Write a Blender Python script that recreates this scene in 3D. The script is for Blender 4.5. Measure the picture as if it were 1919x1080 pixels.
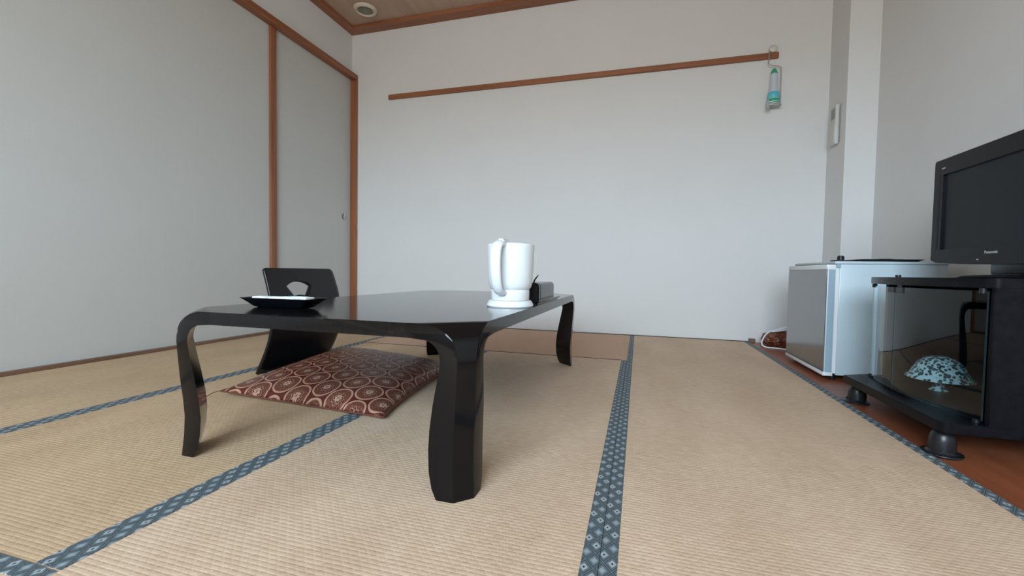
import bpy, bmesh, math, random
from mathutils import Vector, Matrix, noise
PI = math.pi
random.seed(4)
S = bpy.context.scene
C = S.collection
for o in list(bpy.data.objects): bpy.data.objects.remove(o)

# ------------------------------------------------------------ camera
F, YAW, PIT, ROL, CH = 817.0954, 0.2822, 0.0363, 0.0164, 0.43
YAW, PIT, ROL = 0.28225, 0.03627, 0.01643
cam = bpy.data.cameras.new('camera'); camo = bpy.data.objects.new('camera', cam); C.objects.link(camo)
cam.sensor_width = 36; cam.lens = F*36/1919; cam.clip_start = 0.02; cam.clip_end = 60
cy, sy, cp, sp = math.cos(YAW), math.sin(YAW), math.cos(PIT), math.sin(PIT)
fw = Vector((-sy*cp, cy*cp, -sp)); rt = Vector((cy, sy, 0)); up = rt.cross(fw)
r2 = rt*math.cos(ROL)+up*math.sin(ROL); u2 = -rt*math.sin(ROL)+up*math.cos(ROL)
M = Matrix((r2, u2, -fw)).transposed().to_4x4(); M.translation = (0, 0, CH)
camo.matrix_world = M
S.camera = camo

# ------------------------------------------------------------ world, light, exposure
W = bpy.data.worlds.new('overcast_sky'); S.world = W; W.use_nodes = True
nt = W.node_tree; bg = nt.nodes['Background']
tc = nt.nodes.new('ShaderNodeTexCoord'); sep = nt.nodes.new('ShaderNodeSeparateXYZ'); rp = nt.nodes.new('ShaderNodeValToRGB')
nt.links.new(tc.outputs['Generated'], sep.inputs[0]); nt.links.new(sep.outputs['Z'], rp.inputs[0]); nt.links.new(rp.outputs[0], bg.inputs[0])
rp.color_ramp.elements[0].position = 0.0; rp.color_ramp.elements[0].color = (0.34, 0.35, 0.34, 1)
rp.color_ramp.elements[1].position = 0.06; rp.color_ramp.elements[1].color = (0.69, 0.86, 1.0, 1)
bg.inputs[1].default_value = 26.0
WX0, WX1, WZ0, WZ1, YR = -1.45, 0.65, 0.80, 2.10, -2.0      # the window behind the camera
al = bpy.data.lights.new('window_portal', 'AREA'); al.shape = 'RECTANGLE'; al.size = WX1-WX0; al.size_y = WZ1-WZ0
al.cycles.is_portal = True
alo = bpy.data.objects.new('window_portal', al); C.objects.link(alo)
alo.location = ((WX0+WX1)/2, YR-0.10, (WZ0+WZ1)/2); alo.rotation_euler = (PI/2, 0, 0)
S.view_settings.view_transform = 'Standard'; S.view_settings.look = 'None'
S.view_settings.exposure = 0.0; S.view_settings.gamma = 1.0; S.view_settings.use_curve_mapping = False

# ------------------------------------------------------------ materials
class N:
    def __init__(s, name, base=(0.8,)*3, rough=0.5, **kw):
        s.m = bpy.data.materials.new(name); s.m.use_nodes = True; s.t = s.m.node_tree
        s.b = s.t.nodes['Principled BSDF']; s.b.inputs['Base Color'].default_value = (*base, 1); s.b.inputs['Roughness'].default_value = rough
        for k, v in kw.items(): s.b.inputs[k.replace('_', ' ')].default_value = v
    def n(s, typ, ins=None, **kw):
        q = s.t.nodes.new('ShaderNode'+typ)
        for k, v in kw.items(): setattr(q, k, v)
        for k, v in (ins or {}).items():
            i = q.inputs[k]
            if isinstance(v, bpy.types.NodeSocket): s.t.links.new(v, i)
            else: i.default_value = v
        return q
    def math(s, op, a, b=0.0, c=0.0): return s.n('Math', {0: a, 1: b, 2: c}, operation=op).outputs[0]
    def link(s, a, k): s.t.links.new(a, s.b.inputs[k])
    def obj(s, scale=(1, 1, 1), rot=(0, 0, 0)):
        t = s.n('TexCoord').outputs['Object']
        return s.n('Mapping', {'Vector': t, 'Scale': scale, 'Rotation': rot}).outputs[0]
    def noise(s, vec, scale, detail=3, rough=0.5): return s.n('TexNoise', {'Vector': vec, 'Scale': scale, 'Detail': detail, 'Roughness': rough}).outputs['Fac']
    def ramp(s, fac, stops):
        q = s.n('ValToRGB', {0: fac}); e = q.color_ramp.elements
        while len(e) < len(stops): e.new(0.5)
        for i, (p, c) in enumerate(stops): e[i].position = p; e[i].color = (*c, 1)
        return q.outputs[0]
    def mix(s, f, a, b):
        q = s.n('Mix', data_type='RGBA')
        for k, v in ((0, f), (6, a), (7, b)):
            if isinstance(v, bpy.types.NodeSocket): s.t.links.new(v, q.inputs[k])
            else: q.inputs[k].default_value = v if k == 0 else (*v, 1)
        return q.outputs[2]
    def bump(s, h, strength=0.3, dist=0.002):
        s.link(s.n('Bump', {'Height': h, 'Strength': strength, 'Distance': dist}).outputs[0], 'Normal')

def wallpaper(name, a, b):
    k = N(name, a, 0.85)
    v = k.obj()
    big = k.noise(v, 3.0, 3); fine = k.noise(k.obj((1, 1, 2.5)), 170, 2)
    k.link(k.mix(k.math('MULTIPLY_ADD', big, 0.5, k.math('MULTIPLY', fine, 0.5)), a, b), 'Base Color')
    k.bump(fine, 0.25, 0.0012); return k.m
M_wall = wallpaper('wallpaper', (0.66, 0.65, 0.635), (0.74, 0.73, 0.715))
M_fusuma = wallpaper('fusuma_paper', (0.52, 0.52, 0.495), (0.58, 0.58, 0.555))

def wood(name, c0, c1, axis='Y', rough=0.45, scale=30, **kw):
    k = N(name, c0, rough, **kw)
    sc = {'X': (0.06, 1, 1), 'Y': (1, 0.06, 1), 'Z': (1, 1, 0.06)}[axis]
    f = k.noise(k.obj(sc), scale, 5, 0.6); g = k.noise(k.obj(sc), scale*6, 2)
    h = k.math('MULTIPLY_ADD', f, 0.75, k.math('MULTIPLY', g, 0.25))
    k.link(k.ramp(h, [(0.3, c0), (0.7, c1)]), 'Base Color'); k.bump(h, 0.12, 0.001); return k.m
T0, T1 = (0.20, 0.068, 0.028), (0.36, 0.135, 0.058)
M_tx, M_ty, M_tz = (wood('orange_wood_'+a.lower(), T0, T1, a) for a in 'XYZ')
M_sill = wood('brown_sill_wood', (0.13, 0.065, 0.04), (0.21, 0.115, 0.075), 'Y')
M_board = wood('reddish_floor_board', (0.21, 0.062, 0.028), (0.33, 0.105, 0.045), 'Y', 0.38, 22)
M_ceil = wood('ceiling_board', (0.40, 0.27, 0.20), (0.50, 0.36, 0.27), 'Y', 0.7, 12)
M_dark = N('dark_gap', (0.05, 0.035, 0.025), 0.9).m

def tatami(name, c0, c1, turn=False):
    k = N(name, c0, 0.72); k.b.inputs['Specular IOR Level'].default_value = 0.25
    v = k.obj((1, 1, 1), (0, 0, PI/2 if turn else 0))
    wob = k.n('TexNoise', {'Vector': v, 'Scale': 22.0, 'Detail': 2.0}).outputs['Color']
    vv = k.n('VectorMath', {0: v, 1: k.n('VectorMath', {0: wob, 1: (0.004, 0.003, 0)}, operation='MULTIPLY').outputs[0]}, operation='ADD').outputs[0]
    br = k.n('TexBrick', {'Vector': vv, 'Color1': (0.35, 0.35, 0.35, 1), 'Color2': (1, 1, 1, 1), 'Mortar': (0, 0, 0, 1), 'Scale': 1.0,
             'Mortar Size': 0.0030, 'Mortar Smooth': 1.0, 'Bias': 0.3, 'Brick Width': 0.0165, 'Row Height': 0.0088}, offset=0.5)
    fine = k.noise(k.obj((0.25, 1, 1) if not turn else (1, 0.25, 1)), 900, 2)
    patch = k.noise(k.obj((1, 0.35, 1)), 6, 4); mid = k.noise(k.obj((0.5, 1.6, 1)), 60, 3)
    f = k.math('ADD', k.math('MULTIPLY', patch, 0.45), k.math('MULTIPLY', mid, 0.35))
    f = k.math('MULTIPLY_ADD', k.n('TexWhiteNoise', {0: k.n('VectorMath', {0: k.n('VectorMath', {0: vv, 1: (60.6, 113.6, 0)}, operation='MULTIPLY').outputs[0]}, operation='FLOOR').outputs[0]}).outputs[0], 0.10, k.math('ADD', f, 0.06))
    k.link(k.ramp(f, [(0.28, c0), (0.74, c1)]), 'Base Color')
    h = k.math('MULTIPLY_ADD', br.outputs['Fac'], -1.0, k.math('MULTIPLY', fine, 0.35))
    k.bump(h, 0.34, 0.0013); return k.m
M_tat = tatami('tatami_rush', (0.52, 0.365, 0.245), (0.74, 0.57, 0.42))
M_tat_yellow = tatami('tatami_rush_yellowish', (0.45, 0.315, 0.19), (0.65, 0.48, 0.31))  # darker, yellower rush tone for the mats in the left columns
M_tat2 = tatami('tatami_rush_pinkish', (0.52, 0.335, 0.225), (0.64, 0.435, 0.31), True)

def border():
    k = N('tatami_border_cloth', (0.1, 0.14, 0.17), 0.75)
    t = k.n('TexCoord').outputs['Object']; sp_ = k.n('SeparateXYZ', {0: t})
    u = k.math('DIVIDE', sp_.outputs[0], 0.0265); v = k.math('DIVIDE', sp_.outputs[1], 0.037)
    a = k.math('ADD', u, v); b = k.math('SUBTRACT', u, v)
    def tri(x): return k.math('ABSOLUTE', k.math('SUBTRACT', k.math('FRACT', x), 0.5))
    d = k.math('MAXIMUM', tri(a), tri(b))          # 0 centre of a diamond, .5 its rim
    par = k.math('GREATER_THAN', k.math('FRACT', k.math('MULTIPLY', k.math('FLOOR', a), 0.5)), 0.25)
    rings = k.ramp(d, [(0.0, (0.02, 0.03, 0.04)), (0.07, (0.02, 0.03, 0.04)), (0.09, (0.36, 0.42, 0.45)), (0.22, (0.36, 0.42, 0.45)), (0.25, (0.12, 0.152, 0.168)),
                       (0.37, (0.12, 0.152, 0.168)), (0.40, (0.03, 0.045, 0.055)), (0.45, (0.03, 0.045, 0.055)), (0.47, (0.13, 0.17, 0.19))])
    soft = k.ramp(d, [(0.0, (0.34, 0.40, 0.43)), (0.16, (0.25, 0.31, 0.34)), (0.30, (0.09, 0.13, 0.155)), (0.37, (0.12, 0.152, 0.168)), (0.40, (0.03, 0.045, 0.055)), (0.45, (0.03, 0.045, 0.055)), (0.47, (0.13, 0.17, 0.19))])
    k.link(k.mix(par, rings, soft), 'Base Color')
    k.bump(k.noise(k.obj(), 1500, 1), 0.3, 0.0005); return k.m
M_border = border()

def lacquer():
    k = N('black_lacquer', (0.012, 0.011, 0.012), 0.2); k.b.inputs['IOR'].default_value = 1.5
    g = k.noise(k.obj((1, 0.05, 1)), 90, 4, 0.6); s = k.noise(k.obj(), 14, 3)
    k.link(k.ramp(g, [(0.3, (0.004, 0.0035, 0.004)), (0.75, (0.010, 0.009, 0.009))]), 'Base Color')
    k.b.inputs['Roughness'].default_value = 0.11; k.b.inputs['Specular IOR Level'].default_value = 0.26
    k.bump(g, 0.012, 0.0002); return k.m
M_lac = lacquer()
M_leg = N('black_lacquer_leg', (0.0045, 0.004, 0.0045), 0.10, Specular_IOR_Level=0.25).m
M_chair = N('black_chair_ply', (0.007, 0.007, 0.009), 0.28).m

def brocade():
    k = N('brocade', (0.12, 0.03, 0.02), 0.42); k.b.inputs['Specular IOR Level'].default_value = 0.22
    uv = k.n('UVMap').outputs[0]; s = k.n('SeparateXYZ', {0: uv})
    P, Q = 0.158, 0.0456
    def cell(ou, ov):
        x = k.math('SUBTRACT', k.math('FRACT', k.math('ADD', k.math('DIVIDE', s.outputs[0], P), ou)), 0.5)
        y = k.math('SUBTRACT', k.math('FRACT', k.math('ADD', k.math('DIVIDE', s.outputs[1], 2*Q), ov)), 0.5)
        x = k.math('MULTIPLY', x, P); y = k.math('MULTIPLY', y, 2*Q)
        r = k.math('SQRT', k.math('ADD', k.math('MULTIPLY', x, x), k.math('MULTIPLY', y, y)))
        return r, k.math('ARCTAN2', y, x)
    r1, a1 = cell(0, 0); r2_, a2 = cell(0.5, 0.5)
    pick = k.math('LESS_THAN', r1, r2_)
    r = k.math('MINIMUM', r1, r2_)
    ang = k.math('ADD', k.math('MULTIPLY', a1, pick), k.math('MULTIPLY', a2, k.math('SUBTRACT', 1.0, pick)))
    pet = k.math('MULTIPLY', k.math('SINE', k.math('MULTIPLY', ang, 8.0)), 0.05)
    rr = k.math('DIVIDE', r, 0.0535); rw = k.math('ADD', rr, pet)
    D, Mi, L = (0.065, 0.012, 0.008), (0.14, 0.048, 0.030), (0.42, 0.25, 0.18)
    inner = k.ramp(rw, [(0.0, Mi), (0.05, Mi), (0.07, L), (0.22, L), (0.24, D), (0.31, D), (0.34, L), (0.37, Mi), (0.60, Mi)])
    rg = k.ramp(rr, [(0.0, (0, 0, 0)), (0.70, (0, 0, 0)), (0.725, (1, 1, 1)), (0.80, (1, 1, 1)), (0.825, (0, 0, 0))])
    out = k.math('GREATER_THAN', rr, 0.82)
    fl = k.noise(k.n('VectorMath', {0: uv, 1: (1, 1, 1)}, operation='MULTIPLY').outputs[0], 260, 2)
    speck = k.mix(k.math('GREATER_THAN', fl, 0.55), (0.11, 0.032, 0.020), (0.22, 0.095, 0.062))
    zone = k.math('MULTIPLY', k.math('GREATER_THAN', rr, 0.40), k.math('LESS_THAN', rr, 0.70))
    c = k.mix(zone, inner, speck); c = k.mix(out, c, (0.09, 0.018, 0.012)); c = k.mix(rg, c, (0.44, 0.25, 0.175))
    k.link(c, 'Base Color')
    k.bump(k.noise(uv, 1200, 1), 0.35, 0.0006); return k.m
M_broc = brocade()
M_pipe = N('cushion_piping', (0.14, 0.04, 0.025), 0.5).m
M_white = N('white_plastic', (0.74, 0.77, 0.78), 0.25).m
M_kettle_grey = N('grey_white_plastic', (0.62, 0.66, 0.68), 0.35).m
M_blk = N('black_plastic', (0.012, 0.013, 0.016), 0.32).m
M_blkm = N('matt_black', (0.007, 0.008, 0.010), 0.5).m
M_gloss = N('gloss_black', (0.004, 0.005, 0.007), 0.10).m
M_stand = wood('black_grained_board', (0.004, 0.004, 0.006), (0.010, 0.010, 0.012), 'Y', 0.3, 40)
M_screen = N('screen_panel', (0.008, 0.011, 0.015), 0.4).m
M_fr_w = N('fridge_white', (0.48, 0.58, 0.635), 0.33).m
M_fr_s = N('fridge_door_steel', (0.28, 0.28, 0.285), 0.16, Metallic=0.85).m
M_fr_b = N('fridge_edge_steel', (0.30, 0.40, 0.47), 0.35).m
M_paper = N('white_paper', (0.80, 0.84, 0.84), 0.6).m
M_steel = N('steel', (0.62, 0.62, 0.60), 0.25, Metallic=1.0).m
M_wire = N('grey_wire', (0.40, 0.40, 0.38), 0.4, Metallic=0.6).m
M_knob = N('pearl_plastic', (0.62, 0.60, 0.52), 0.3).m
M_ctrl = N('control_plastic', (0.60, 0.59, 0.56), 0.45).m
M_ctrl2 = N('control_display', (0.24, 0.25, 0.24), 0.35).m
M_green = N('green_plastic', (0.02, 0.36, 0.20), 0.35).m
M_teal = N('teal_print', (0.10, 0.50, 0.58), 0.4).m
M_bottle = N('translucent_bottle', (0.68, 0.74, 0.80), 0.3, Transmission_Weight=0.25).m
M_film = N('clear_film', (0.85, 0.87, 0.88), 0.25, Transmission_Weight=0.7, IOR=1.1).m
M_grille = N('grey_grille', (0.26, 0.24, 0.20), 0.7).m
M_ring = N('cream_ring', (0.62, 0.53, 0.42), 0.5).m
M_logo = N('silver_print', (0.45, 0.46, 0.47), 0.4).m
M_frame = N('window_frame_metal', (0.35, 0.34, 0.33), 0.4, Metallic=0.5).m
def crumple_mat():
    k = N('brown_plastic_bag', (0.16, 0.05, 0.022), 0.3)
    k.link(k.ramp(k.noise(k.obj(), 30, 3), [(0.3, (0.07, 0.015, 0.01)), (0.7, (0.26, 0.085, 0.04))]), 'Base Color'); return k.m
M_bag = crumple_mat()
def spotted():
    k = N('speckled_ceramic', (0.5, 0.6, 0.6), 0.3)
    v = k.n('TexVoronoi', {'Vector': k.obj((1, 1, 1)), 'Scale': 105.0, 'Randomness': 1.0}, feature='F1').outputs['Distance']
    w = k.math('ADD', v, k.math('MULTIPLY', k.noise(k.obj(), 90, 2), 0.5))
    k.link(k.ramp(w, [(0.68, (0.02, 0.05, 0.07)), (0.80, (0.40, 0.60, 0.63))]), 'Base Color'); return k.m
M_spot = spotted()
for m_, sp in ((M_stand, .10), (M_screen, .2), (M_blkm, .25), (M_gloss, .18), (M_chair, .35), (M_blk, .4)):
    m_.node_tree.nodes['Principled BSDF'].inputs['Specular IOR Level'].default_value = sp
def glass_tint():
    m = bpy.data.materials.new('smoked_glass'); m.use_nodes = True; t = m.node_tree; t.nodes.clear()
    out = t.nodes.new('ShaderNodeOutputMaterial'); mx = t.nodes.new('ShaderNodeMixShader'); fr = t.nodes.new('ShaderNodeFresnel')
    tr = t.nodes.new('ShaderNodeBsdfTransparent'); gl = t.nodes.new('ShaderNodeBsdfGlossy')
    fr.inputs[0].default_value = 1.55; tr.inputs[0].default_value = (0.90, 0.94, 0.95, 1); gl.inputs['Roughness'].default_value = 0.0
    gl.inputs[0].default_value = (0.9, 0.95, 0.95, 1)
    ge = t.nodes.new('ShaderNodeNewGeometry'); mu = t.nodes.new('ShaderNodeMath'); mu.operation = 'MULTIPLY'; iv = t.nodes.new('ShaderNodeMath'); iv.operation = 'SUBTRACT'; iv.inputs[0].default_value = 1
    t.links.new(ge.outputs['Backfacing'], iv.inputs[1]); t.links.new(iv.outputs[0], mu.inputs[0]); t.links.new(fr.outputs[0], mu.inputs[1])   # one outer surface reflects; the inner one only passes light
    t.links.new(mu.outputs[0], mx.inputs[0]); t.links.new(tr.outputs[0], mx.inputs[1]); t.links.new(gl.outputs[0], mx.inputs[2]); t.links.new(mx.outputs[0], out.inputs[0])
    return m
M_glass = glass_tint()
M_gedge = N('glass_edge', (0.012, 0.022, 0.025), 0.2).m

# ------------------------------------------------------------ mesh helpers
def obj(name, bm, mat, parent=None, smooth=None, loc=(0, 0, 0)):
    me = bpy.data.meshes.new(name)
    bmesh.ops.recalc_face_normals(bm, faces=bm.faces[:])
    bm.to_mesh(me); bm.free()
    if smooth is not None:
        for p in me.polygons: p.use_smooth = True
        if smooth < 179: me.set_sharp_from_angle(angle=math.radians(smooth))
    for m_ in (mat if isinstance(mat, (list, tuple)) else [mat]): me.materials.append(m_)
    o = bpy.data.objects.new(name, me); C.objects.link(o)
    if parent: o.parent = parent; o.location = Vector(loc)-Vector(parent.get('_base', (0, 0, 0)))
    else: o.location = loc
    return o
def thing(name, label, cat, loc, group=None):
    o = bpy.data.objects.new(name, None); C.objects.link(o); o.location = loc; o.empty_display_size = 0.05
    o['label'] = label; o['category'] = cat; o['_base'] = tuple(loc)
    if group: o['group'] = group
    return o
def tag(o, label, cat, group=None):
    o['label'] = label; o['category'] = cat
    if group: o['group'] = group
    return o
def struct(o, kind='structure'): o['kind'] = kind; return o
# parts are modelled in world coordinates; their meshes keep them and the child location cancels the parent's base
def box(x0, x1, y0, y1, z0, z1, bev=0.0, seg=2, bm=None):
    b = bmesh.new(); bmesh.ops.create_cube(b, size=1)
    for v in b.verts: v.co = Vector(((x0+x1)/2+v.co.x*(x1-x0), (y0+y1)/2+v.co.y*(y1-y0), (z0+z1)/2+v.co.z*(z1-z0)))
    if bev: bmesh.ops.bevel(b, geom=b.edges[:], offset=bev, segments=seg, profile=0.5, affect='EDGES')
    if bm: join(bm, b); return bm
    return b
def join(bm, other):
    me = bpy.data.meshes.new('tmp'); other.to_mesh(me); other.free(); bm.from_mesh(me); bpy.data.meshes.remove(me)
def cyl(c, r, h, axis='Z', seg=32, r2=None, bev=0.0):
    b = bmesh.new(); bmesh.ops.create_cone(b, cap_ends=True, segments=seg, radius1=r, radius2=r if r2 is None else r2, depth=h)
    if bev: bmesh.ops.bevel(b, geom=[e for e in b.edges if len(e.link_faces) == 2 and e.calc_face_angle() > 1.0], offset=bev, segments=2, affect='EDGES')
    R = {'Z': Matrix(), 'Y': Matrix.Rotation(PI/2, 4, 'X'), 'X': Matrix.Rotation(PI/2, 4, 'Y')}[axis]
    bmesh.ops.transform(b, matrix=Matrix.Translation(c) @ R, verts=b.verts[:]); return b
def lathe(c, prof, seg=64, sx=1, sy_=1):
    b = bmesh.new(); rings = []
    for r, z in prof:
        if r < 1e-6: rings.append([b.verts.new((c[0], c[1], c[2]+z))])
        else: rings.append([b.verts.new((c[0]+r*sx*math.cos(2*PI*i/seg), c[1]+r*sy_*math.sin(2*PI*i/seg), c[2]+z)) for i in range(seg)])
    for A, B in zip(rings, rings[1:]):
        for i in range(seg):
            j = (i+1) % seg
            if len(A) == 1 and len(B) == 1: continue
            if len(A) == 1: b.faces.new((A[0], B[i], B[j]))
            elif len(B) == 1: b.faces.new((A[i], A[j], B[0]))
            else: b.faces.new((A[i], A[j], B[j], B[i]))
    return b
def tube(pts, r, seg=10, sub=6, rw=None):
    # catmull-rom through pts; r may be a list; rw = flattening along the second frame axis
    P = [Vector(p) for p in pts]; Rr = r if isinstance(r, (list, tuple)) else [r]*len(P)
    path = []; rad = []
    for i in range(len(P)-1):
        p0, p1, p2, p3 = P[max(i-1, 0)], P[i], P[i+1], P[min(i+2, len(P)-1)]
        for s in range(sub):
            t = s/sub
            path.append(0.5*((2*p1)+(-p0+p2)*t+(2*p0-5*p1+4*p2-p3)*t*t+(-p0+3*p1-3*p2+p3)*t**3)); rad.append(Rr[i]*(1-t)+Rr[i+1]*t)
    path.append(P[-1]); rad.append(Rr[-1])
    b = bmesh.new(); rings = []; n = None
    for i, p in enumerate(path):
        d = (path[min(i+1, len(path)-1)]-path[max(i-1, 0)]).normalized()
        if n is None:
            n = d.cross(Vector((0, 0, 1)));
            if n.length < 0.1: n = d.cross(Vector((0, 1, 0)))
            n.normalize()
        n = (n-d*n.dot(d)).normalized(); m = d.cross(n)
        rings.append([b.verts.new(p+n*rad[i]*math.cos(2*PI*k/seg)+m*rad[i]*(rw or 1)*math.sin(2*PI*k/seg)) for k in range(seg)])
    for A, B in zip(rings, rings[1:]):
        for k in range(seg): b.faces.new((A[k], A[(k+1) % seg], B[(k+1) % seg], B[k]))
    b.faces.new(rings[0]); b.faces.new(rings[-1][::-1]); return b
def prism(poly, z0, z1, axis='Z', bev=0.0):
    # polygon in the two other axes (order XY, YZ for X, XZ for Y)
    f = {'Z': lambda a, c, h: (a, c, h), 'X': lambda a, c, h: (h, a, c), 'Y': lambda a, c, h: (a, h, c)}[axis]
    b = bmesh.new(); A = [b.verts.new(f(p[0], p[1], z0)) for p in poly]; B = [b.verts.new(f(p[0], p[1], z1)) for p in poly]
    n = len(poly); fa = b.faces.new(A); fb = b.faces.new(B[::-1])
    for i in range(n): b.faces.new((A[i], A[(i+1) % n], B[(i+1) % n], B[i]))
    bmesh.ops.recalc_face_normals(b, faces=b.faces[:])
    if bev: bmesh.ops.bevel(b, geom=list(set(list(fa.edges)+list(fb.edges))), offset=bev, segments=2, affect='EDGES')
    return b
def ring_prism(outer, inner, x0, x1):
    b = bmesh.new(); n = len(outer); V = []
    for L, h in ((outer, x0), (inner, x0), (inner, x1), (outer, x1)): V.append([b.verts.new((h, p[0], p[1])) for p in L])
    for q in range(4):
        A, B = V[q], V[(q+1) % 4]
        for i in range(n): b.faces.new((A[i], A[(i+1) % n], B[(i+1) % n], B[i]))
    return b
def rrect(a0, a1, b0, b1, r, n=6):
    out = []
    for (ca, cb, s) in ((a1-r, b1-r, 0), (a0+r, b1-r, 1), (a0+r, b0+r, 2), (a1-r, b0+r, 3)):
        for i in range(n+1):
            t = PI/2*(s+i/n); out.append((ca+r*math.cos(t), cb+r*math.sin(t)))
    return out

# ------------------------------------------------------------ room
XL, XR, YB, ZC = -2.337, 1.253, 3.171, 2.385
XP, YP = 1.102, 2.9215
DX = 2.375, 3.10       # opening of the sliding door along the left wall
struct(obj('wall_back', box(XL-.15, XP+.35, YB, YB+.15, -.1, 2.6), M_wall))
# left wall with the door opening
b = box(XL-.12, XL, YR-.2, 2.335, 2.0, 2.6); box(XL-.12, XL-.02, YR-.2, 2.335, -.1, 2.0, bm=b); box(XL-.12, XL, 2.335, YB, 2.0, 2.6, bm=b); box(XL-.12, XL-.04, 2.335, YB, -.1, 2.0, bm=b)
wl = struct(obj('wall_left', b, M_wall)); wl['_base'] = (0, 0, 0)
obj('wall_panel', box(XL-.02, XL, YR, 2.335, .0, 2.0), M_fusuma, wl)
struct(obj('wall_right', box(XR, XR+.15, YR-.2, YP, -.1, 2.6), M_wall))
struct(obj('wall_corner', box(XP, XR+.15, YP, YB, -.1, 2.6), M_wall))
b = box(XL-.12, WX0, YR-.15, YR, -.1, 2.6); box(WX1, XR+.15, YR-.15, YR, -.1, 2.6, bm=b); box(WX0, WX1, YR-.15, YR, WZ1, 2.6, bm=b); box(WX0, WX1, YR-.15, YR, -.1, WZ0, bm=b)
struct(obj('wall_rear', b, M_wall))
w1 = bpy.data.objects.new('window_1', None); C.objects.link(w1); w1.location = ((WX0+WX1)/2, YR-.05, WZ0); w1['_base'] = tuple(w1.location); struct(w1)
b = box(WX0, WX0+.04, YR-.08, YR-.03, WZ0, WZ1); box(WX1-.04, WX1, YR-.08, YR-.03, WZ0, WZ1, bm=b); box(WX0, WX1, YR-.08, YR-.03, WZ1-.04, WZ1, bm=b); box(WX0, WX1, YR-.08, YR-.03, WZ0, WZ0+.03, bm=b)
obj('window_frame', b, M_frame, w1)
obj('window_mullion', box((WX0+WX1)/2-.02, (WX0+WX1)/2+.02, YR-.08, YR-.03, WZ0+.03, WZ1-.04), M_frame, w1)
struct(obj('ceiling', box(XL-.12, XR+.15, YR-.15, YB+.1, ZC+.01, ZC+.1), M_ceil))

# floor: base slab, mats and their cloth borders, board at the right
fl = struct(obj('floor', box(XL-.12, XR+.15, YR-.15, YB+.1, -.12, -.03), M_dark)); fl['_base'] = (0, 0, 0)
X2, X3, X4, X5 = -1.560, -.797, -.0455, .699
BW = .0265
def mat(x0, x1, y0, y1, sides, m=None, gap=.0006):
    bx = [x0+gap, x1-gap]; 
    o = obj('tatami_mat', box(x0+gap, x1-gap, y0, y1-.0003, -.03, 0), m or M_tat, fl)
    o['_base'] = (0, 0, 0)
    for s in sides:
        e = .0012
        if s == 'L': bb = box(x0+gap*.5, x0+BW, y0+.0015, y1-.0015, -.02, e, .0006, 1)
        if s == 'R': bb = box(x1-BW, x1-gap*.5, y0+.0015, y1-.0015, -.02, e, .0006, 1)
        if s == 'T': bb = box(x0+gap, x1-gap, y1-BW, y1-gap*.5, -.02, e, .0006, 1)
        if s == 'B': bb = box(x0+gap, x1-gap, y0+gap*.5, y0+BW, -.02, e, .0006, 1)
        obj('mat_border', bb, M_border, o)
YJ = 2.228; YS = 1.345; YR2 = 1.279; YX = .398
XT = XL+.026
mat(XT, X2, YS, YB-.01, 'R', M_tat_yellow); mat(XT, X2, -.15, YS, 'R', M_tat_yellow)
mat(X2, X3, YX, YJ, 'LR', M_tat_yellow); mat(X3, X4, YX, YJ, 'LR')
mat(X2, X4, YJ+.010, YB-.012, '', M_tat2)
obj('mat_seam', box(X2+.002, X4-.028, YJ, YJ+.0098, -.02, .0008), M_dark, fl)
mat(X4, X5, YR2, YB-.004, 'LR'); mat(X4, X5, -.6, YR2, 'LR')
mat(X2, X3+.0, YX-.76, YX, 'T', M_tat_yellow); mat(X3, X4, YR, YX, 'LR')
mat(XT, X2, YR, -.15, 'R', M_tat_yellow); mat(X2, X3, YR, YX-.76, 'TB'); mat(X4, X5, YR, -.6, 'LR')
obj('floor_board', box(X5+.002, XR, YR, YP, -.03, -.002, .001, 1), M_board, fl)
obj('floor_board', box(X5+.002, XP, YP, YB, -.03, -.002, .001, 1), M_board, fl)
struct(obj('baseboard_left', box(XL, XT-.001, YR, YB, -.03, .016, .002, 1), M_sill))
struct(obj('baseboard_back', box(XT, X5, YB-.010, YB, -.03, .004, .001, 1), M_dark))
struct(obj('baseboard_corner', box(X5+.002, X5+.04, YB-.02, YB, -.002, .022, .001, 1), M_sill))

# trims
struct(obj('trim_1', box(XL, XL+.075, YR, YB, ZC-.014, ZC+.02, .002, 1), M_ty))       # ceiling edge, left
struct(obj('trim_2', box(XL+.075, XR, YB-.098, YB, ZC-.014, ZC+.02, .002, 1), M_tx))   # ceiling edge, back
struct(obj('trim_3', box(XR-.07, XR, YR, YP, ZC-.014, ZC+.02, .002, 1), M_ty))
struct(obj('trim_4', box(XL, XL+.057, YR, YB, 2.0, 2.041, .002, 1), M_ty))           # long lintel on the left wall
struct(obj('trim_5', box(XL-.04, XL+.014, 2.316, 2.366, 0.0, 1.9995, .002, 1), M_tz))     # post left of the door
struct(obj('trim_6', box(XL-.04, XL+.057, 3.155, YB, 0.0, 1.9995, .002, 1), M_tz))        # post at the room corner
struct(obj('trim_7', box(-1.981, .812, YB-.024, YB, 1.811, 1.846, .002, 1), M_tx))      # hanging rail on the back wall

d1 = bpy.data.objects.new('door_1', None); C.objects.link(d1); d1.location = (XL-.01, 2.72, 0.016); d1['_base'] = tuple(d1.location); struct(d1)
obj('door_panel', box(XL-.030, XL-.004, 2.366, 3.155, .017, 1.998, .001, 1), M_fusuma, d1)
h = obj('handle', lathe((0, 0, 0), [(0, .001), (.019, .001), (.021, .004), (.026, .005), (.027, .002), (.027, -.002)], 32), M_steel, d1, 60)
h.rotation_euler = (0, PI/2, 0); h.location = Vector((XL-.004, 3.070, .864))-Vector(d1['_base'])

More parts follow.
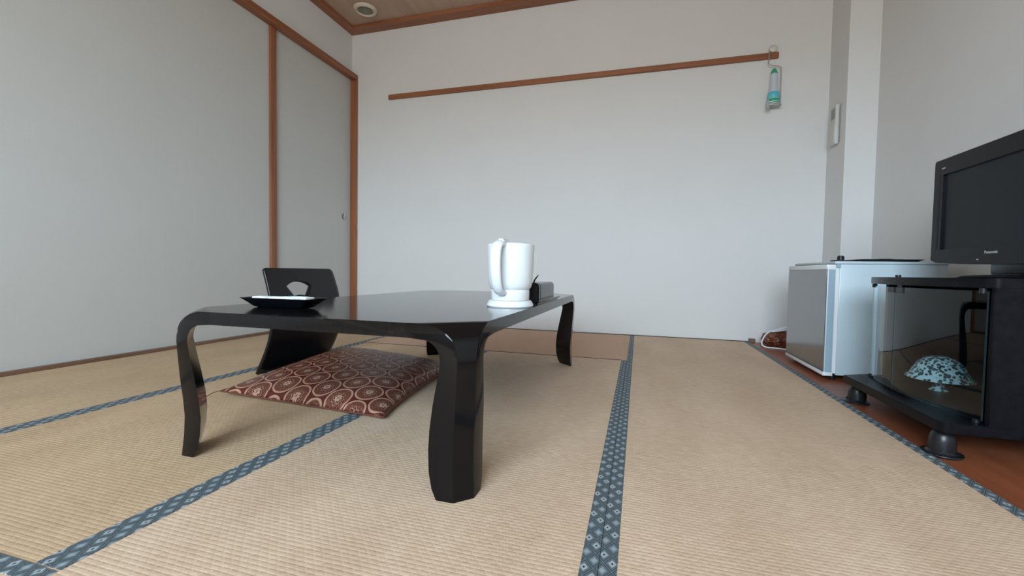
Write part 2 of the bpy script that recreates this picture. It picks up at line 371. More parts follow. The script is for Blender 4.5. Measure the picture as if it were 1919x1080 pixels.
# round vent in the ceiling
v = thing('ceiling_vent', 'round cream ceiling vent with a grey grille near the room corner', 'vent', (-2.032, 2.912, ZC+.01))
obj('vent_ring', lathe((-2.032, 2.912, ZC+.01), [(.058, 0), (.058, -.012), (.066, -.018), (.080, -.014), (.086, -.002), (.086, 0)], 48), M_ring, v, 50)
obj('grille', lathe((-2.032, 2.912, ZC+.01), [(0, -.008), (.02, -.009), (.021, -.005), (.028, -.005), (.029, -.009), (.038, -.009), (.039, -.005), (.046, -.005), (.047, -.009), (.057, -.009), (.058, 0)], 48), M_grille, v, 30)

# ------------------------------------------------------------ low table
TX0, TX1, TY0, TY1, TZ = -1.025, -.284, .727, 2.065, .332
TH = .028
t = thing('low_table', 'low black lacquered table with bent corner legs standing on the tatami', 'table', ((TX0+TX1)/2, (TY0+TY1)/2, 0))
CB = .130
def octo(c): return [(TX0+c, TY0), (TX1-c, TY0), (TX1, TY0+c), (TX1, TY1-c), (TX1-c, TY1), (TX0+c, TY1), (TX0, TY1-c), (TX0, TY0+c)]
top = prism(octo(CB), TZ-TH, TZ)
sel = [e for e in top.edges if all(abs(v_.co.z-TZ) < 1e-5 for v_ in e.verts) and (abs(e.verts[0].co.x-e.verts[1].co.x) < 1e-5 or abs(e.verts[0].co.y-e.verts[1].co.y) < 1e-5)]
# subdivide the straight rims finely and wear little chips into the front edge
res = bmesh.ops.subdivide_edges(top, edges=sel, cuts=50)
for v_ in top.verts:
    if abs(v_.co.z-TZ) < 1e-5 and abs(v_.co.y-TY0) < 1e-5 and -.72 < v_.co.x < -.55:
        v_.co.z -= random.choice((0, 0, .0006, .0012, .0018)); v_.co.y += random.choice((0, .0005, .0012))
obj('table_top', top, M_lac, t, 25)
# leg profile: z, shift of the two outer planes, outer diagonal cut, inner diagonal cut
LEG = [(0.000, .005, .036, .070), (.020, .006, .038, .080), (.050, .008, .040, .087), (.090, .009, .041, .089), (.130, .007, .039, .086), (.175, .004, .035, .079), (.220, .002, .032, .070),
       (.262, .000, .030, .062), (.276, .000, .031, .064), (.284, .000, .034, .068), (.291, .000, .0345, .073), (.297, .000, .037, .081), (.301, .000, .039, .092), (.304, .000, .041, .130),
       (.309, .000, .0455, .130), (.314, .000, .051, .130), (.319, .000, .058, .130), (.323, .000, .065, .130), (.3265, .000, .073, .130), (.329, .000, .081, .130), (.3308, .000, .089, .130), (TZ, .000, .098, .130)]
def leg(cx, cy_, dx, dy):
    b = bmesh.new(); rings = []; e = .0018
    for z, s, a, bi in LEG:
        uv = [(a-e, s+e*.6), (a+e, s), (bi, s), (s, bi), (s, a+e), (s+e*.6, a-e)]
        rings.append([b.verts.new((cx+dx*p[0], cy_+dy*p[1], z)) for p in uv])
    for A, B in zip(rings, rings[1:]):
        for i in range(6): b.faces.new((A[i], A[(i+1) % 6], B[(i+1) % 6], B[i]))
    b.faces.new(rings[0]); b.faces.new(rings[-1][::-1]); return b
for cx, cy_, dx, dy in ((TX1, TY0, -1, 1), (TX0, TY0, 1, 1), (TX1, TY1, -1, -1), (TX0, TY1, 1, -1)):
    obj('leg', leg(cx, cy_, dx, dy), M_leg, t, 24)

# ------------------------------------------------------------ legless chair behind the table
c = thing('legless_chair', 'black bentwood legless floor chair with a fan-shaped cutout in its backrest', 'chair', (-1.30, 1.59, 0))
PROF = [(.430, -1.432), (.38, -1.416), (.326, -1.401), (.25, -1.392), (.183, -1.392), (.136, -1.404), (.087, -1.424), (.042, -1.446), (.020, -1.458), (.002, -1.466)]
def px(z):
    for (za, xa), (zb, xb) in zip(PROF, PROF[1:]):
        if z >= zb: f_ = (z-zb)/(za-zb); f_ = min(f_, 1); return xb+(xa-xb)*f_
    return PROF[-1][1]
Y0, Y1 = 1.385, 1.800
AY, AZ, RO, RI, HA = 1.545, .252, .123, .066, math.radians(33)
fan = []
for i in range(13): a_ = HA-2*HA*i/12; fan.append((AY-RO*math.sin(a_), AZ+RO*math.cos(a_)))
for i in range(13): a_ = -HA*.9+1.8*HA*i/12; fan.append((AY-RI*math.sin(a_), AZ+RI*math.cos(a_)))
HC = (1.545, .347)
def ray_poly(poly, ang):
    d = (math.cos(ang), math.sin(ang)); best = None
    for i in range(len(poly)):
        p, q = poly[i], poly[(i+1) % len(poly)]
        ex, ey = q[0]-p[0], q[1]-p[1]; den = d[0]*ey-d[1]*ex
        if abs(den) < 1e-12: continue
        wx, wy = p[0]-HC[0], p[1]-HC[1]
        t_ = (wx*ey-wy*ex)/den; s_ = (wx*d[1]-wy*d[0])/den
        if t_ > 0 and -1e-9 <= s_ <= 1+1e-9 and (best is None or t_ < best): best = t_
    return (HC[0]+d[0]*best, HC[1]+d[1]*best)
outer = [(Y1, .003), (Y1+.004, .12), (Y1, .25)] + [(Y1-.014-.022+.022*math.cos(t_*PI/12)+.0, .430-.022+.022*math.sin(t_*PI/12)) for t_ in range(0, 7)] + [(Y0+.012+.012*math.cos(PI/2+t_*PI/12), .430-.012+.012*math.sin(PI/2+t_*PI/12)) for t_ in range(0, 7)] + [(Y0, .25), (Y0-.0, .12), (Y0, .003)]
angs = sorted(set([round(2*PI*i/120, 6) for i in range(120)] + [round(math.atan2(p[1]-HC[1], p[0]-HC[0]) % (2*PI), 6) for p in outer+fan]))
b = bmesh.new(); cols = []
for a_ in angs:
    pi_, po = ray_poly(fan, a_), ray_poly(outer, a_); col = []
    for k in range(15):
        f_ = k/14; y_, z_ = pi_[0]+(po[0]-pi_[0])*f_, pi_[1]+(po[1]-pi_[1])*f_
        col.append(b.verts.new((px(z_), y_, z_)))
    cols.append(col)
for i in range(len(cols)):
    A, B = cols[i], cols[(i+1) % len(cols)]
    for k in range(14): b.faces.new((A[k], B[k], B[k+1], A[k+1]))
bk = obj('backrest', b, M_chair, c, 30)
md = bk.modifiers.new('thick', 'SOLIDIFY'); md.thickness = .011; md.offset = 0
obj('seat', prism(rrect(-1.452, -1.03, 1.395, 1.79, .03), .004, .018, bev=.003), M_chair, c, 30)

# ------------------------------------------------------------ cushion
cu = thing('floor_cushion', 'flat square brown brocade cushion with round medallions lying under the table', 'cushion', (-1.05, 1.42, 0))
K = [Vector((-1.330, 1.115, .018)), Vector((-.690, 1.075, .012)), Vector((-.745, 1.725, .024)), Vector((-1.365, 1.800, .048))]
def cushion():
    b = bmesh.new(); uvl = b.loops.layers.uv.new('UVMap'); n = 48; G = {}
    for side in (0, 1):
        for i in range(n+1):
            for j in range(n+1):
                u, w = i/n, j/n; U, V_ = 2*u-1, 2*w-1
                if side and (i in (0, n) or j in (0, n)): G[1, i, j] = G[0, i, j]; continue
                p = (K[0]*(1-u)+K[1]*u)*(1-w)+(K[3]*(1-u)+K[2]*u)*w
                # sides bow inward a little between the pointed corners
                pin = .022
                p = p+Vector((-U*pin*(1-V_*V_), -V_*pin*(1-U*U), 0))
                e = (max(0, 1-abs(U)**2.6)*max(0, 1-abs(V_)**2.6))**.52
                wr = noise.noise(Vector((p.x*9, p.y*9, 3.0)))*.003*min(1, e*3)+noise.noise(Vector((p.x*30, p.y*30, 7.0)))*.0012*(1-e)
                zb = p.z*(1-.75*min(1, (1-max(abs(U), abs(V_)))*6))
                floor = .0225 if (p.x < -1.01 and p.y > 1.36) else .0015
                nr = max(0, 1-w*2.2); edge = max(.004, p.z-.010*nr*(1-abs(U)**2))
                if side == 0: z = edge+e*.060+wr
                else: z = edge-(edge-floor)*min(1, e*2.2)
                z = max(z, floor)
                G[side, i, j] = b.verts.new((p.x, p.y, z))
    for side in (0, 1):
        for i in range(n):
            for j in range(n):
                q = [G[side, i, j], G[side, i+1, j], G[side, i+1, j+1], G[side, i, j+1]]
                f_ = b.faces.new(q if side == 0 else q[::-1])
                for l in f_.loops: l[uvl].uv = (l.vert.co.x+.012, l.vert.co.y*.98+.03)
    ed = [G[0, i, 0].co.copy() for i in range(n)]+[G[0, n, j].co.copy() for j in range(n)]+[G[0, n-i, n].co.copy() for i in range(n)]+[G[0, 0, n-j].co.copy() for j in range(n+1)]
    return b, ed
b, ed = cushion()
obj('cushion_cover', b, M_broc, cu, 179)
obj('piping', tube([(p.x, p.y, max(p.z, .0035)) for p in ed[::3]+[ed[-1]]], .0028, 6, 2), M_pipe, cu, 179)
obj('tassel_thread', tube([(-1.332, 1.113, .018), (-1.345, 1.100, .014), (-1.350, 1.070, .004), (-1.362, 1.045, .0022), (-1.378, 1.052, .0022)], .0014, 6, 5), M_pipe, cu, 179)

# ------------------------------------------------------------ tray of papers
tr = thing('serving_tray', 'glossy black tray holding papers at the near left of the low table', 'tray', (-.853, .889, TZ))
def loftbox(levels, r, seg=5):
    b = bmesh.new(); R_ = []
    for x0, x1, y0, y1, z in levels: R_.append([b.verts.new((p[0], p[1], z)) for p in rrect(x0, x1, y0, y1, r, seg)])
    for A, B in zip(R_, R_[1:]):
        for i in range(len(A)): b.faces.new((A[i], A[(i+1) % len(A)], B[(i+1) % len(A)], B[i]))
    b.faces.new(R_[0]); b.faces.new(R_[-1]); return b
obj('tray_body', loftbox([(-.922, -.785, .872, .905, TZ), (-.930, -.776, .866, .912, TZ+.003), (-.948, -.757, .853, .925, TZ+.0190), (-.954, -.751, .848, .930, TZ+.0235), (-.954, -.751, .848, .930, TZ+.0248),
     (-.948, -.757, .854, .924, TZ+.0245), (-.936, -.769, .862, .916, TZ+.012), (-.932, -.773, .865, .913, TZ+.0105)], .010), M_gloss, tr, 40)
random.seed(11)
papers = [(-.872, .897, .03, .105, .034, 'white leaflet lying rearmost left in the black tray', M_paper), (-.912, .885, -.10, .045, .030, 'small white packet at the left end of the black tray', M_paper),
          (-.823, .891, .14, .065, .032, 'white packet with a pale teal print in the black tray', M_paper), (-.790, .883, -.05, .045, .028, 'small white packet nearest the right end of the black tray', M_paper)]
for i, (x, y, rz, lx, ly, lab, m_) in enumerate(papers):
    z0 = TZ+.0225+.0011*i
    b = loftbox([(-lx/2, lx/2, -ly/2, ly/2, -.0025), (-lx/2-.001, lx/2+.001, -ly/2-.001, ly/2+.001, 0), (-lx/2, lx/2, -ly/2, ly/2, .0030)], .003, 2)
    bmesh.ops.subdivide_edges(b, edges=b.edges[:], cuts=2)
    for v_ in b.verts: v_.co.z += noise.noise(Vector((v_.co.x*40+i*9, v_.co.y*40, 0)))*.0015
    o = obj('paper_packet', b, m_, None, 40, (x, y, z0)); o.rotation_euler[2] = rz; tag(o, lab, 'paper')
    o['_base'] = (0, 0, 0)
    p = obj('printed_panel', box(-lx*.30, lx*.12, -ly*.28, ly*.3, .0028, .0042), M_teal if i == 2 else N('pale_print', (.45, .62, .62), .6).m, None); p.parent = o
    if i != 2: p['label'] = 'pale green-grey print'
    else: p['label'] = 'teal print'
# the stack rests on a folded sheet filling the tray
o = obj('folded_leaflet', loftbox([(-.926, -.780, .870, .908, TZ+.011), (-.928, -.778, .868, .910, TZ+.0125), (-.928, -.778, .868, .910, TZ+.0195)], .004, 2), M_paper, None, 40)
tag(o, 'folded leaflet flat on the bottom of the black tray, under the packets', 'paper')

# ------------------------------------------------------------ kettle
KX, KY = -.352, 1.197
k_ = thing('electric_kettle', 'white plastic electric kettle on its round base on the table', 'kettle', (KX, KY, TZ))
KC = (KX, KY, TZ)
obj('power_base', lathe(KC, [(0, 0), (.064, 0), (.0665, .003), (.0660, .008), (.061, .0165), (.0585, .0185), (.0, .0185)], 64), M_white, k_, 40)
obj('kettle_body', lathe(KC, [(0, .0195), (.0535, .0195), (.0545, .021), (.0548, .047), (.0535, .049), (.0575, .053), (.0605, .059), (.0630, .070), (.0650, .100), (.0662, .140), (.0668, .170), (.0668, .1745), (.0655, .1765), (.062, .1755), (.055, .172), (0, .172)], 72), M_white, k_, 40)
obj('lid', lathe(KC, [(0, .172), (.056, .172), (.0575, .176), (.054, .179), (.03, .1815), (0, .182)], 48), M_white, k_, 40)
obj('water_gauge', box(KX+.030, KX+.038, KY+.0555, KY+.0605, TZ+.065, TZ+.150, .002), M_kettle_grey, k_)
th = math.atan2(-KY, -KX)-math.radians(23)      # handle points a little left of the camera
def hp(r, z, off=0): return (KX+r*math.cos(th)-off*math.sin(th), KY+r*math.sin(th)+off*math.cos(th), TZ+z)
obj('handle', tube([hp(.052, .166), hp(.068, .1745), hp(.088, .172), hp(.101, .158), hp(.105, .130), hp(.102, .095), hp(.094, .066), hp(.080, .047), hp(.060, .041), hp(.050, .042)], [.012, .0150, .0155, .0155, .0155, .0150, .0145, .0140, .0130, .012], 20, 6, .62), M_white, k_, 179)
obj('lid_release', prism([(KX+.050*math.cos(th)+a*math.cos(th)-b_*math.sin(th), KY+.050*math.sin(th)+a*math.sin(th)+b_*math.cos(th)) for a, b_ in ((-.022, -.010), (.024, -.011), (.030, 0), (.024, .011), (-.022, .010))], TZ+.172, TZ+.188, bev=.004), M_white, k_, 40)

# ------------------------------------------------------------ black box on its own small tray
bx = thing('lidded_box', 'long black glossy box with rounded upper edges behind the white kettle', 'box', (-.36, 1.46, TZ))
BX0, BX1, BY0, BY1, BZ0, BZ1 = -.418, -.300, 1.33, 1.590, TZ+.013, TZ+.066
def bprof(off, zt):
    r = .014; P_ = [(BX0-off, BZ0), (BX0-off, zt-r)]+[(BX0-off+r-r*math.cos(q*PI/12), zt-r+r*math.sin(q*PI/12)) for q in range(1, 7)]+[(BX1+off-r+r*math.sin(q*PI/12), zt-r+r*math.cos(q*PI/12)) for q in range(0, 6)]+[(BX1+off, zt-r), (BX1+off, BZ0)]
    return P_
obj('box_cover', prism(bprof(0, BZ1), BY0+.034, BY1, 'Y', .0025), M_lac, bx, 30)
obj('band', prism(bprof(-.0015, BZ1-.0015), BY0+.030, BY0+.034, 'Y'), M_blkm, bx, 30)
obj('box_cover', prism(bprof(0, BZ1), BY0+.010, BY0+.030, 'Y', .001), M_lac, bx, 30)
obj('end_cap', prism(bprof(-.004, BZ1-.004), BY0, BY0+.010, 'Y', .001), M_blkm, bx, 30)
obj('pull_tab', tube([(-.318, BY0+.008, BZ1-.006), (-.314, BY0+.006, BZ1+.008), (-.306, BY0+.002, BZ1+.018), (-.300, BY0, BZ1+.025)], [.003, .0026, .002, .001], 8, 4), M_blk, bx, 179)
o = obj('small_tray', loftbox([(-.436, -.292, 1.275, 1.640, TZ), (-.436, -.292, 1.275, 1.640, TZ+.004), (-.441, -.286, 1.270, 1.646, TZ+.006), (-.443, -.284, 1.268, 1.648, TZ+.010), (-.441, -.286, 1.270, 1.646, TZ+.0128),
     (-.437, -.290, 1.274, 1.642, TZ+.0128)], .012), M_lac, None, 40)
tag(o, 'narrow black tray under the long black box at the table edge', 'tray')

# ------------------------------------------------------------ refrigerator
f = thing('refrigerator', 'small white refrigerator with a mirror-grey door, standing by the back right corner', 'refrigerator', (.96, 2.35, 0))
FY0, FY1 = 2.108, 2.590
obj('fridge_body', box(.797, 1.16, FY0, FY1, .022, .486, .004), M_fr_w, f, 30)
obj('top_cover', box(.778, 1.162, FY0-.003, FY1+.002, .486, .4975, .003), M_fr_w, f, 30)
obj('gasket', box(.784, .798, FY0+.004, FY1-.004, .030, .478), M_white, f)
d = obj('fridge_door', box(.7545, .784, FY0+.001, FY1-.001, .020, .484, .002), M_fr_w, f, 30); d['_base'] = (0, 0, 0)
obj('front_panel', box(.7515, .756, FY0+.004, FY1-.003, .034, .462, .001), M_fr_s, d)
obj('door_edge', box(.7585, .7805, FY0-.0015, FY0+.003, .034, .462), M_fr_b, d)
obj('top_trim', box(.7510, .784, FY0-.001, FY1-.001, .463, .484, .002), M_white, d, 30)
obj('bottom_trim', box(.7500, .786, FY0-.002, FY1-.001, .018, .033, .002), M_white, d, 30)
obj('hinge_cover', prism(rrect(.786, .872, FY0+.012, FY0+.085, .02), .4975, .5035, bev=.001), M_blkm, f, 30)
obj('hinge_cap', cyl((.815, FY0+.045, .512), .0125, .020, bev=.003), M_blk, f, 40)
obj('door_stop', box(.785, .800, FY0-.002, FY0+.006, .470, .486, .001), M_fr_b, f)
for x in (.775, 1.13):
    for y in (FY0+.03, FY1-.03): obj('foot', cyl((x+.02, y, .011), .012, .022, bev=.002), M_blkm, f, 40)
o = obj('flat_tray', loftbox([(.885, 1.078, FY0+.02, FY0+.26, .4975), (.880, 1.085, FY0+.012, FY0+.268, .503), (.872, 1.093, FY0+.004, FY0+.276, .5065), (.874, 1.091, FY0+.006, FY0+.274, .5070), (.884, 1.080, FY0+.016, FY0+.264, .5035)], .02), M_blkm, None, 40)
tag(o, 'thin black tray lying on top of the white refrigerator', 'tray')
o = obj('folded_cloth', lathe((1.000, FY0+.12, .5040), [(0, 0), (.050, 0), (.052, .002), (.040, .0055), (.02, .0085), (0, .009)], 32, 1, 1.3), M_blkm, None, 60)
tag(o, 'low black folded cloth on the thin tray on the refrigerator', 'cloth')

# ------------------------------------------------------------ TV stand
s = thing('tv_stand', 'black television cabinet on casters with bowed smoked glass doors', 'cabinet', (.98, 1.54, 0))
SY0, SY1, SXB = 1.268, 1.825, 1.215
def bow(y, x0=.787, d=.046): return x0-d*math.sin(PI*min(max((y-1.270)/.545, 0), 1))
front = [(bow(y_)-.006, y_) for y_ in [SY0+.018+(SY1-SY0-.03)*i/24 for i in range(25)]]
cr = [(bow(SY0)-.006+.018-.018*math.sin(q*PI/8), SY0+.018-.018*math.cos(q*PI/8)) for q in range(0, 4)]
poly = cr+front+[(.800, SY1), (SXB, SY1), (SXB, SY0)]
obj('cabinet_top', prism(poly, .411, .434, bev=.0015), M_stand, s, 35)
base = [(.700+.020-.020*math.sin(q*PI/8), SY0+.002+.020-.020*math.cos(q*PI/8)) for q in range(0, 5)]+[(.700, 1.786), (.790, 1.832), (SXB, 1.832), (SXB, SY0+.002)]
obj('base_board', prism(base, .064, .089, bev=.0015), M_stand, s, 35)
obj('side_panel', box(.789, SXB, SY0+.001, SY0+.016, .089, .411), M_stand, s)
obj('side_panel', box(.802, SXB, 1.748, 1.763, .089, .411), M_stand, s)
obj('back_panel', box(SXB-.008, SXB, SY0+.016, 1.748, .089, .411), M_stand, s)
def gdoor(ya, yb):
    b = bmesh.new(); n = 14; P_ = []
    for i in range(n+1):
        y_ = ya+(yb-ya)*i/n; P_.append((bow(y_), y_))
    R1 = [[b.verts.new((p[0]+dx_, p[1], z_)) for p in P_] for dx_, z_ in ((0, .097), (0, .404), (.004, .404), (.004, .097))]
    for q in range(4):
        A, B = R1[q], R1[(q+1) % 4]
        for i in range(n):
            fc = b.faces.new((A[i], A[i+1], B[i+1], B[i])); fc.material_index = 0 if q in (0, 2) else 1
    for e_ in (0, n):
        fc = b.faces.new([R1[q][e_] for q in range(4)]); fc.material_index = 1
    return b
for ya, yb in ((SY0+.018, 1.5790), (1.5815, 1.806)):
    g = obj('glass_door', gdoor(ya, yb), [M_glass, M_gedge], s, 40); g['_base'] = (0, 0, 0)
    ye = ya if ya < 1.5 else yb
    yy = ye+(.012 if ya < 1.5 else -.012)
    obj('hinge_pin', cyl((bow(yy)+.002, yy, .4045), .007, .013, bev=.001), M_blk, g, 40)
    obj('hinge_pin', cyl((bow(yy)+.002, yy, .0935), .007, .009, bev=.001), M_blk, g, 40)
    ym = 1.5790-.026 if ya < 1.5 else 1.5815+.018
    obj('catch_plate', box(bow(ym)-.004, bow(ym)+.009, ym-.016, ym+.016, .388, .404, .001), M_blk, g)
obj('catch', box(.752, .772, 1.568, 1.592, .397, .411, .001), M_blk, s)
obj('top_button', cyl((.765, 1.617, .4375), .0075, .007, bev=.001), M_blk, s, 40)
CAST = [(.738, 1.775, 'black domed caster on its cup under the far end of the television cabinet'), (.730, 1.318, 'black'), (1.15, 1.32, ''), (1.15, 1.78, '')]
for i, (x, y, _) in enumerate(CAST):
    cs = obj('caster', lathe((x, y, 0), [(0, .063), (.010, .063), (.017, .057), (.0225, .048), (.0255, .036), (.0265, .022), (.0265, .010), (0, .010)], 32), M_blk, s, 50); cs['_base'] = (0, 0, 0)
    obj('caster_plate', cyl((x, y, .0615), .020, .005), M_blkm, cs, 40)
for i, (x, y) in enumerate(((.735, 1.777), (.730, 1.318), (1.15, 1.32), (1.15, 1.78))):
    o = obj('caster_cup', lathe((x, y, -.002), [(0, 0), (.038, 0), (.0405, .004), (.0395, .006), (.034, .0055), (.030, .008), (.0275, .012), (.0268, .012), (.0262, .005), (0, .005)], 36), M_blk, None, 50)
    tag(o, ['round black caster cup on the board under the far front caster of the television cabinet', 'round black caster cup under the near front caster of the television cabinet',
            'round black caster cup under the near rear caster, below the dark cabinet side', 'round black caster cup under the far rear caster, against the right wall'][i], 'caster cup', 'caster cups under the television cabinet')
o = obj('door_stop', lathe((.895, 1.205, -.002), [(0, 0), (.022, 0), (.025, .004), (.024, .014), (.018, .024), (.008, .028), (0, .029)], 32), N('dark_rubber', (.022, .008, .008), .4).m, None, 50)
tag(o, 'small dark rubber knob on the reddish board at the right edge of the picture', 'door stop')
# speckled dome inside
dm = thing('speckled_dome', 'speckled pale blue and black dome with a brim, behind the glass of the cabinet', 'ornament', (.895, 1.645, .089))
DC = (.895, 1.645, .089)
obj('dome', lathe(DC, [(.0, .106), (.016, .105), (.034, .099), (.049, .087), (.059, .072), (.066, .058), (.072, .047), (.080, .039), (.081, .036), (.075, .034), (.060, .033), (0, .033)], 56, 1, 1.0), M_spot, dm, 60)
obj('stem', lathe(DC, [(0, .033), (.020, .033), (.012, .020), (.014, .008), (.024, 0), (0, 0)], 32), M_spot, dm, 60)

# ------------------------------------------------------------ television
tv = thing('television', 'black flat television with a dark screen standing on the glass-door cabinet', 'television', (1.0, 1.515, .434))
TYa, TYb = 1.213, 1.817
outl = []
for i in range(25): y_ = TYb-(TYb-TYa)*i/24; q = (y_-TYa)/(TYb-TYa)*2-1; outl.append((y_, .474+.013*q*q+(.006 if abs(q) > .99 else 0)))
outl += [(TYa, .52), (TYa, .65), (TYa, .80), (TYa+.001, .816), (TYa+.006, .822)]+[(TYa+(TYb-TYa)*i/12, .822) for i in range(1, 12)]+[(TYb-.006, .822), (TYb-.001, .816), (TYb, .80), (TYb, .65), (TYb, .52)]
HCs = HC; HC = (1.515, .647)
inner_rect = [(1.257, .526), (1.773, .526), (1.773, .771), (1.257, .771)]
a2_ = sorted(set(round(math.atan2(p[1]-HC[1], p[0]-HC[0]) % (2*PI), 6) for p in outl+inner_rect))
O_ = [ray_poly(outl, a_) for a_ in a2_]; I_ = [ray_poly(inner_rect, a_) for a_ in a2_]; HC = HCs
obj('bezel', ring_prism(O_, I_, .948, .966), M_gloss, tv, 30)
obj('housing', prism(outl, .966, 1.010, 'X', .004), M_blkm, tv, 30)
obj('housing_back', box(1.010, 1.050, 1.29, 1.74, .50, .78, .012), M_blkm, tv, 30)
obj('screen', box(.955, .966, 1.257, 1.773, .526, .771), M_screen, tv)
obj('speaker_slot', box(.9472, .949, 1.786, 1.794, .528, .775), M_blkm, tv)
obj('speaker_slot', box(.9472, .949, 1.236, 1.244, .528, .775), M_blkm, tv)
obj('indicator', box(.9468, .949, 1.600, 1.606, .488, .491), M_logo, tv)
def text(body, size, y, z, name, parent):
    cu_ = bpy.data.curves.new('t', 'FONT'); cu_.body = body; cu_.size = size; cu_.align_x = 'CENTER'; cu_.align_y = 'CENTER'; cu_.extrude = .0004
    to = bpy.data.objects.new('t', cu_); C.objects.link(to)
    bpy.context.view_layer.update()
    me = bpy.data.meshes.new_from_object(to.evaluated_get(bpy.context.evaluated_depsgraph_get())); bpy.data.objects.remove(to)
    Rm = Matrix(((0, 0, -1, .9474), (-1, 0, 0, y), (0, 1, 0, z), (0, 0, 0, 1))); me.transform(Rm)
    me.materials.append(M_logo); o = bpy.data.objects.new(name, me); C.objects.link(o); o.parent = parent; o.location = -Vector(parent['_base']); return o
text('Panasonic', .0125, 1.553, .509, 'maker_lettering', tv)
text('VIERA', .0068, 1.772, .792, 'range_lettering', tv)
obj('neck', box(.975, 1.005, 1.43, 1.60, .446, .500, .006), M_blk, tv, 30)
obj('pedestal', lathe((.985, 1.515, .434), [(0, 0), (.168, 0), (.170, .003), (.160, .007), (.11, .0105), (.05, .013), (0, .013)], 56, .60, 1.0), M_gloss, tv, 40)
o = obj('tv_cable', tube([(1.055, 1.70, .52), (1.060, 1.705, .50), (1.062, 1.708, .48), (1.062, 1.71, .455), (1.066, 1.712, .439), (1.10, 1.715, .4375), (1.16, 1.72, .4375), (1.205, 1.725, .4375)], .0035, 8, 5), M_blk, None, 179)
tag(o, 'thin black cable hanging behind the television onto the cabinet top', 'cable')

# ------------------------------------------------------------ bag, adapter and cord between the wall and the refrigerator
b = bmesh.new(); bmesh.ops.create_icosphere(b, subdivisions=5, radius=1)
for v_ in b.verts:
    n_ = v_.co.normalized(); r_ = 1+.22*noise.noise(n_*2.1)+.12*(1-2*abs(noise.noise(n_*4.5)))+.05*noise.noise(n_*11)
    v_.co = Vector((n_.x*.085*r_, n_.y*.070*r_, n_.z*.050*r_)); v_.co.z = max(v_.co.z, -.044)
o = obj('plastic_bag', b, M_bag, None, 179, (.842, 3.03, .044)); tag(o, 'crumpled reddish brown bag on the floor beside the refrigerator', 'bag')
b = loftbox([(-.055, .055, -.020, .020, -.013), (-.058, .058, -.022, .022, 0), (-.055, .055, -.020, .020, .010)], .006, 3)
for v_ in b.verts:
    if v_.co.x < -.03: v_.co.z *= .35; v_.co.y *= .7
pa = thing('power_adapter', 'white power adapter with a looping white cord beside the brown bag', 'adapter', (.862, 2.985, .108))
o = obj('adapter_body', b, M_white, pa, 40, (.835, 2.985, .110)); o.rotation_euler = (0, math.radians(-14), math.radians(8))
obj('cord', tube([(.785, 2.982, .098), (.772, 2.978, .092), (.752, 2.972, .074), (.737, 2.966, .050), (.729, 2.960, .028), (.733, 2.952, .010), (.750, 2.94, .003), (.775, 2.93, .003), (.80, 2.92, .003), (.83, 2.90, .003), (.88, 2.86, .003)], .0042, 8, 5), M_white, pa, 179)

# ------------------------------------------------------------ wall control
w = thing('wall_control', 'slim white air-conditioner control mounted on the narrow beige wall face', 'remote control', (XP, 3.03, 1.22))
obj('holder', box(XP-.006, XP, 2.992, 3.068, 1.225, 1.425, .002), M_ctrl2, w)
o = obj('control_body', box(XP-.024, XP-.005, 2.996, 3.066, 1.212, 1.440, .003), M_ctrl, w, 30); o['_base'] = (0, 0, 0)
obj('display', box(XP-.0252, XP-.0235, 3.006, 3.056, 1.362, 1.422), M_ctrl2, o)
obj('key_cover', box(XP-.0270, XP-.0235, 3.002, 3.060, 1.222, 1.322, .001), M_ctrl, o)

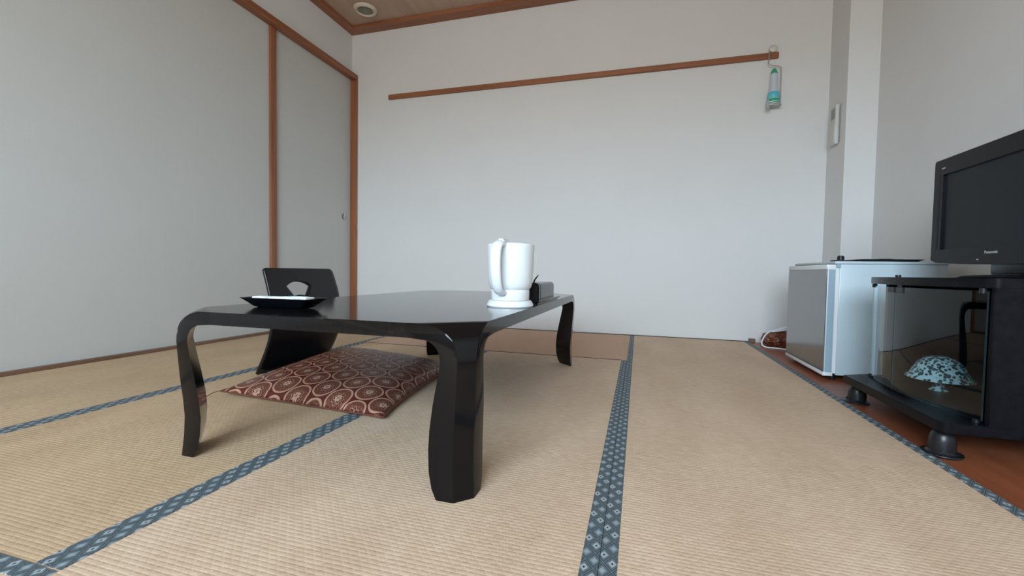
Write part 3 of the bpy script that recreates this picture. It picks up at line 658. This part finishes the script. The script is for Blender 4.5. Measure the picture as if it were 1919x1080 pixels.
# ------------------------------------------------------------ hook and bottle at the end of the rail
hk = thing('rail_hook', 'bent wire hook with a round pearl knob hanging over the end of the rail', 'hook', (.778, YB-.03, 1.846))
yh = YB-.034
obj('knob', lathe((0, 0, 0), [(0, .007), (.012, .006), (.020, .003), (.023, 0), (.023, -.003), (0, -.004)], 28), M_knob, hk, 50).rotation_euler = (PI/2, 0, 0)
hk.children[0].location = Vector((.778, YB-.027, 1.868))-Vector(hk['_base'])
obj('wire', tube([(.764, YB-.010, 1.850), (.760, YB-.022, 1.853), (.756, yh, 1.845), (.753, yh, 1.80), (.752, yh, 1.775), (.756, yh, 1.766), (.785, yh, 1.757), (.812, yh, 1.750), (.822, yh, 1.742), (.824, yh, 1.73), (.825, yh, 1.62), (.825, yh, 1.525), (.820, yh, 1.508), (.805, yh, 1.502), (.765, yh, 1.496), (.755, yh, 1.498)], .0028, 8, 4), M_wire, hk, 179)
obj('wire_tray', prism(rrect(.750, .826, YB-.072, YB-.012, .012), 1.499, 1.507, bev=.001), M_wire, hk, 30)
bt = thing('spray_bottle', 'small white bottle with green cap and teal label, hanging in the wire hook', 'bottle', (.784, YB-.042, 1.507))
BC = (.784, YB-.042, 1.507)
obj('bottle_body', lathe(BC, [(0, 0), (.029, 0), (.0335, .003), (.0340, .020), (.0335, .055), (.030, .080), (.0235, .108), (.0205, .140), (.0190, .185), (.0175, .195), (0, .195)], 32), M_bottle, bt, 50)
obj('cap', lathe(BC, [(.0185, .195), (.0190, .200), (.0160, .212), (.011, .223), (.005, .2275), (0, .2285)], 32), M_green, bt, 50)
obj('label_band', lathe(BC, [(.0335, .008), (.0347, .009), (.0348, .034), (.0338, .035)], 32), M_green, bt, 50)
obj('label_band', lathe(BC, [(.0335, .013), (.0354, .0135), (.0354, .0175), (.0335, .018)], 32), M_white, bt, 50)['label'] = 'white stripe on the label'
obj('label_patch', lathe(BC, [(.0336, .038), (.0345, .039), (.0336, .060), (.0308, .078), (.0300, .079)], 32), M_teal, bt, 50)
# clear film sleeve: a thin folded sheet beside the bottle
b = bmesh.new(); rows = []
for i in range(9):
    q = i/8; z_ = 1.640-.155*q; xw = .762-.026*q**1.5
    rows.append([b.verts.new((xw+(.006+.020*q)*j/4, YB-.045-.020*q+.006*math.sin(j*1.3+q*3), z_-.004*j*q)) for j in range(5)])
for A, B in zip(rows, rows[1:]):
    for j in range(4): b.faces.new((A[j], A[j+1], B[j+1], B[j]))
o = obj('film_sleeve', b, M_film, None, 179); o.modifiers.new('thick', 'SOLIDIFY').thickness = .0008; tag(o, 'flap of clear plastic film hanging left of the small bottle', 'plastic film')

# cancel parents' bases: meshes are in world coordinates
for o in list(bpy.data.objects):
    if '_base' in o: del o['_base']
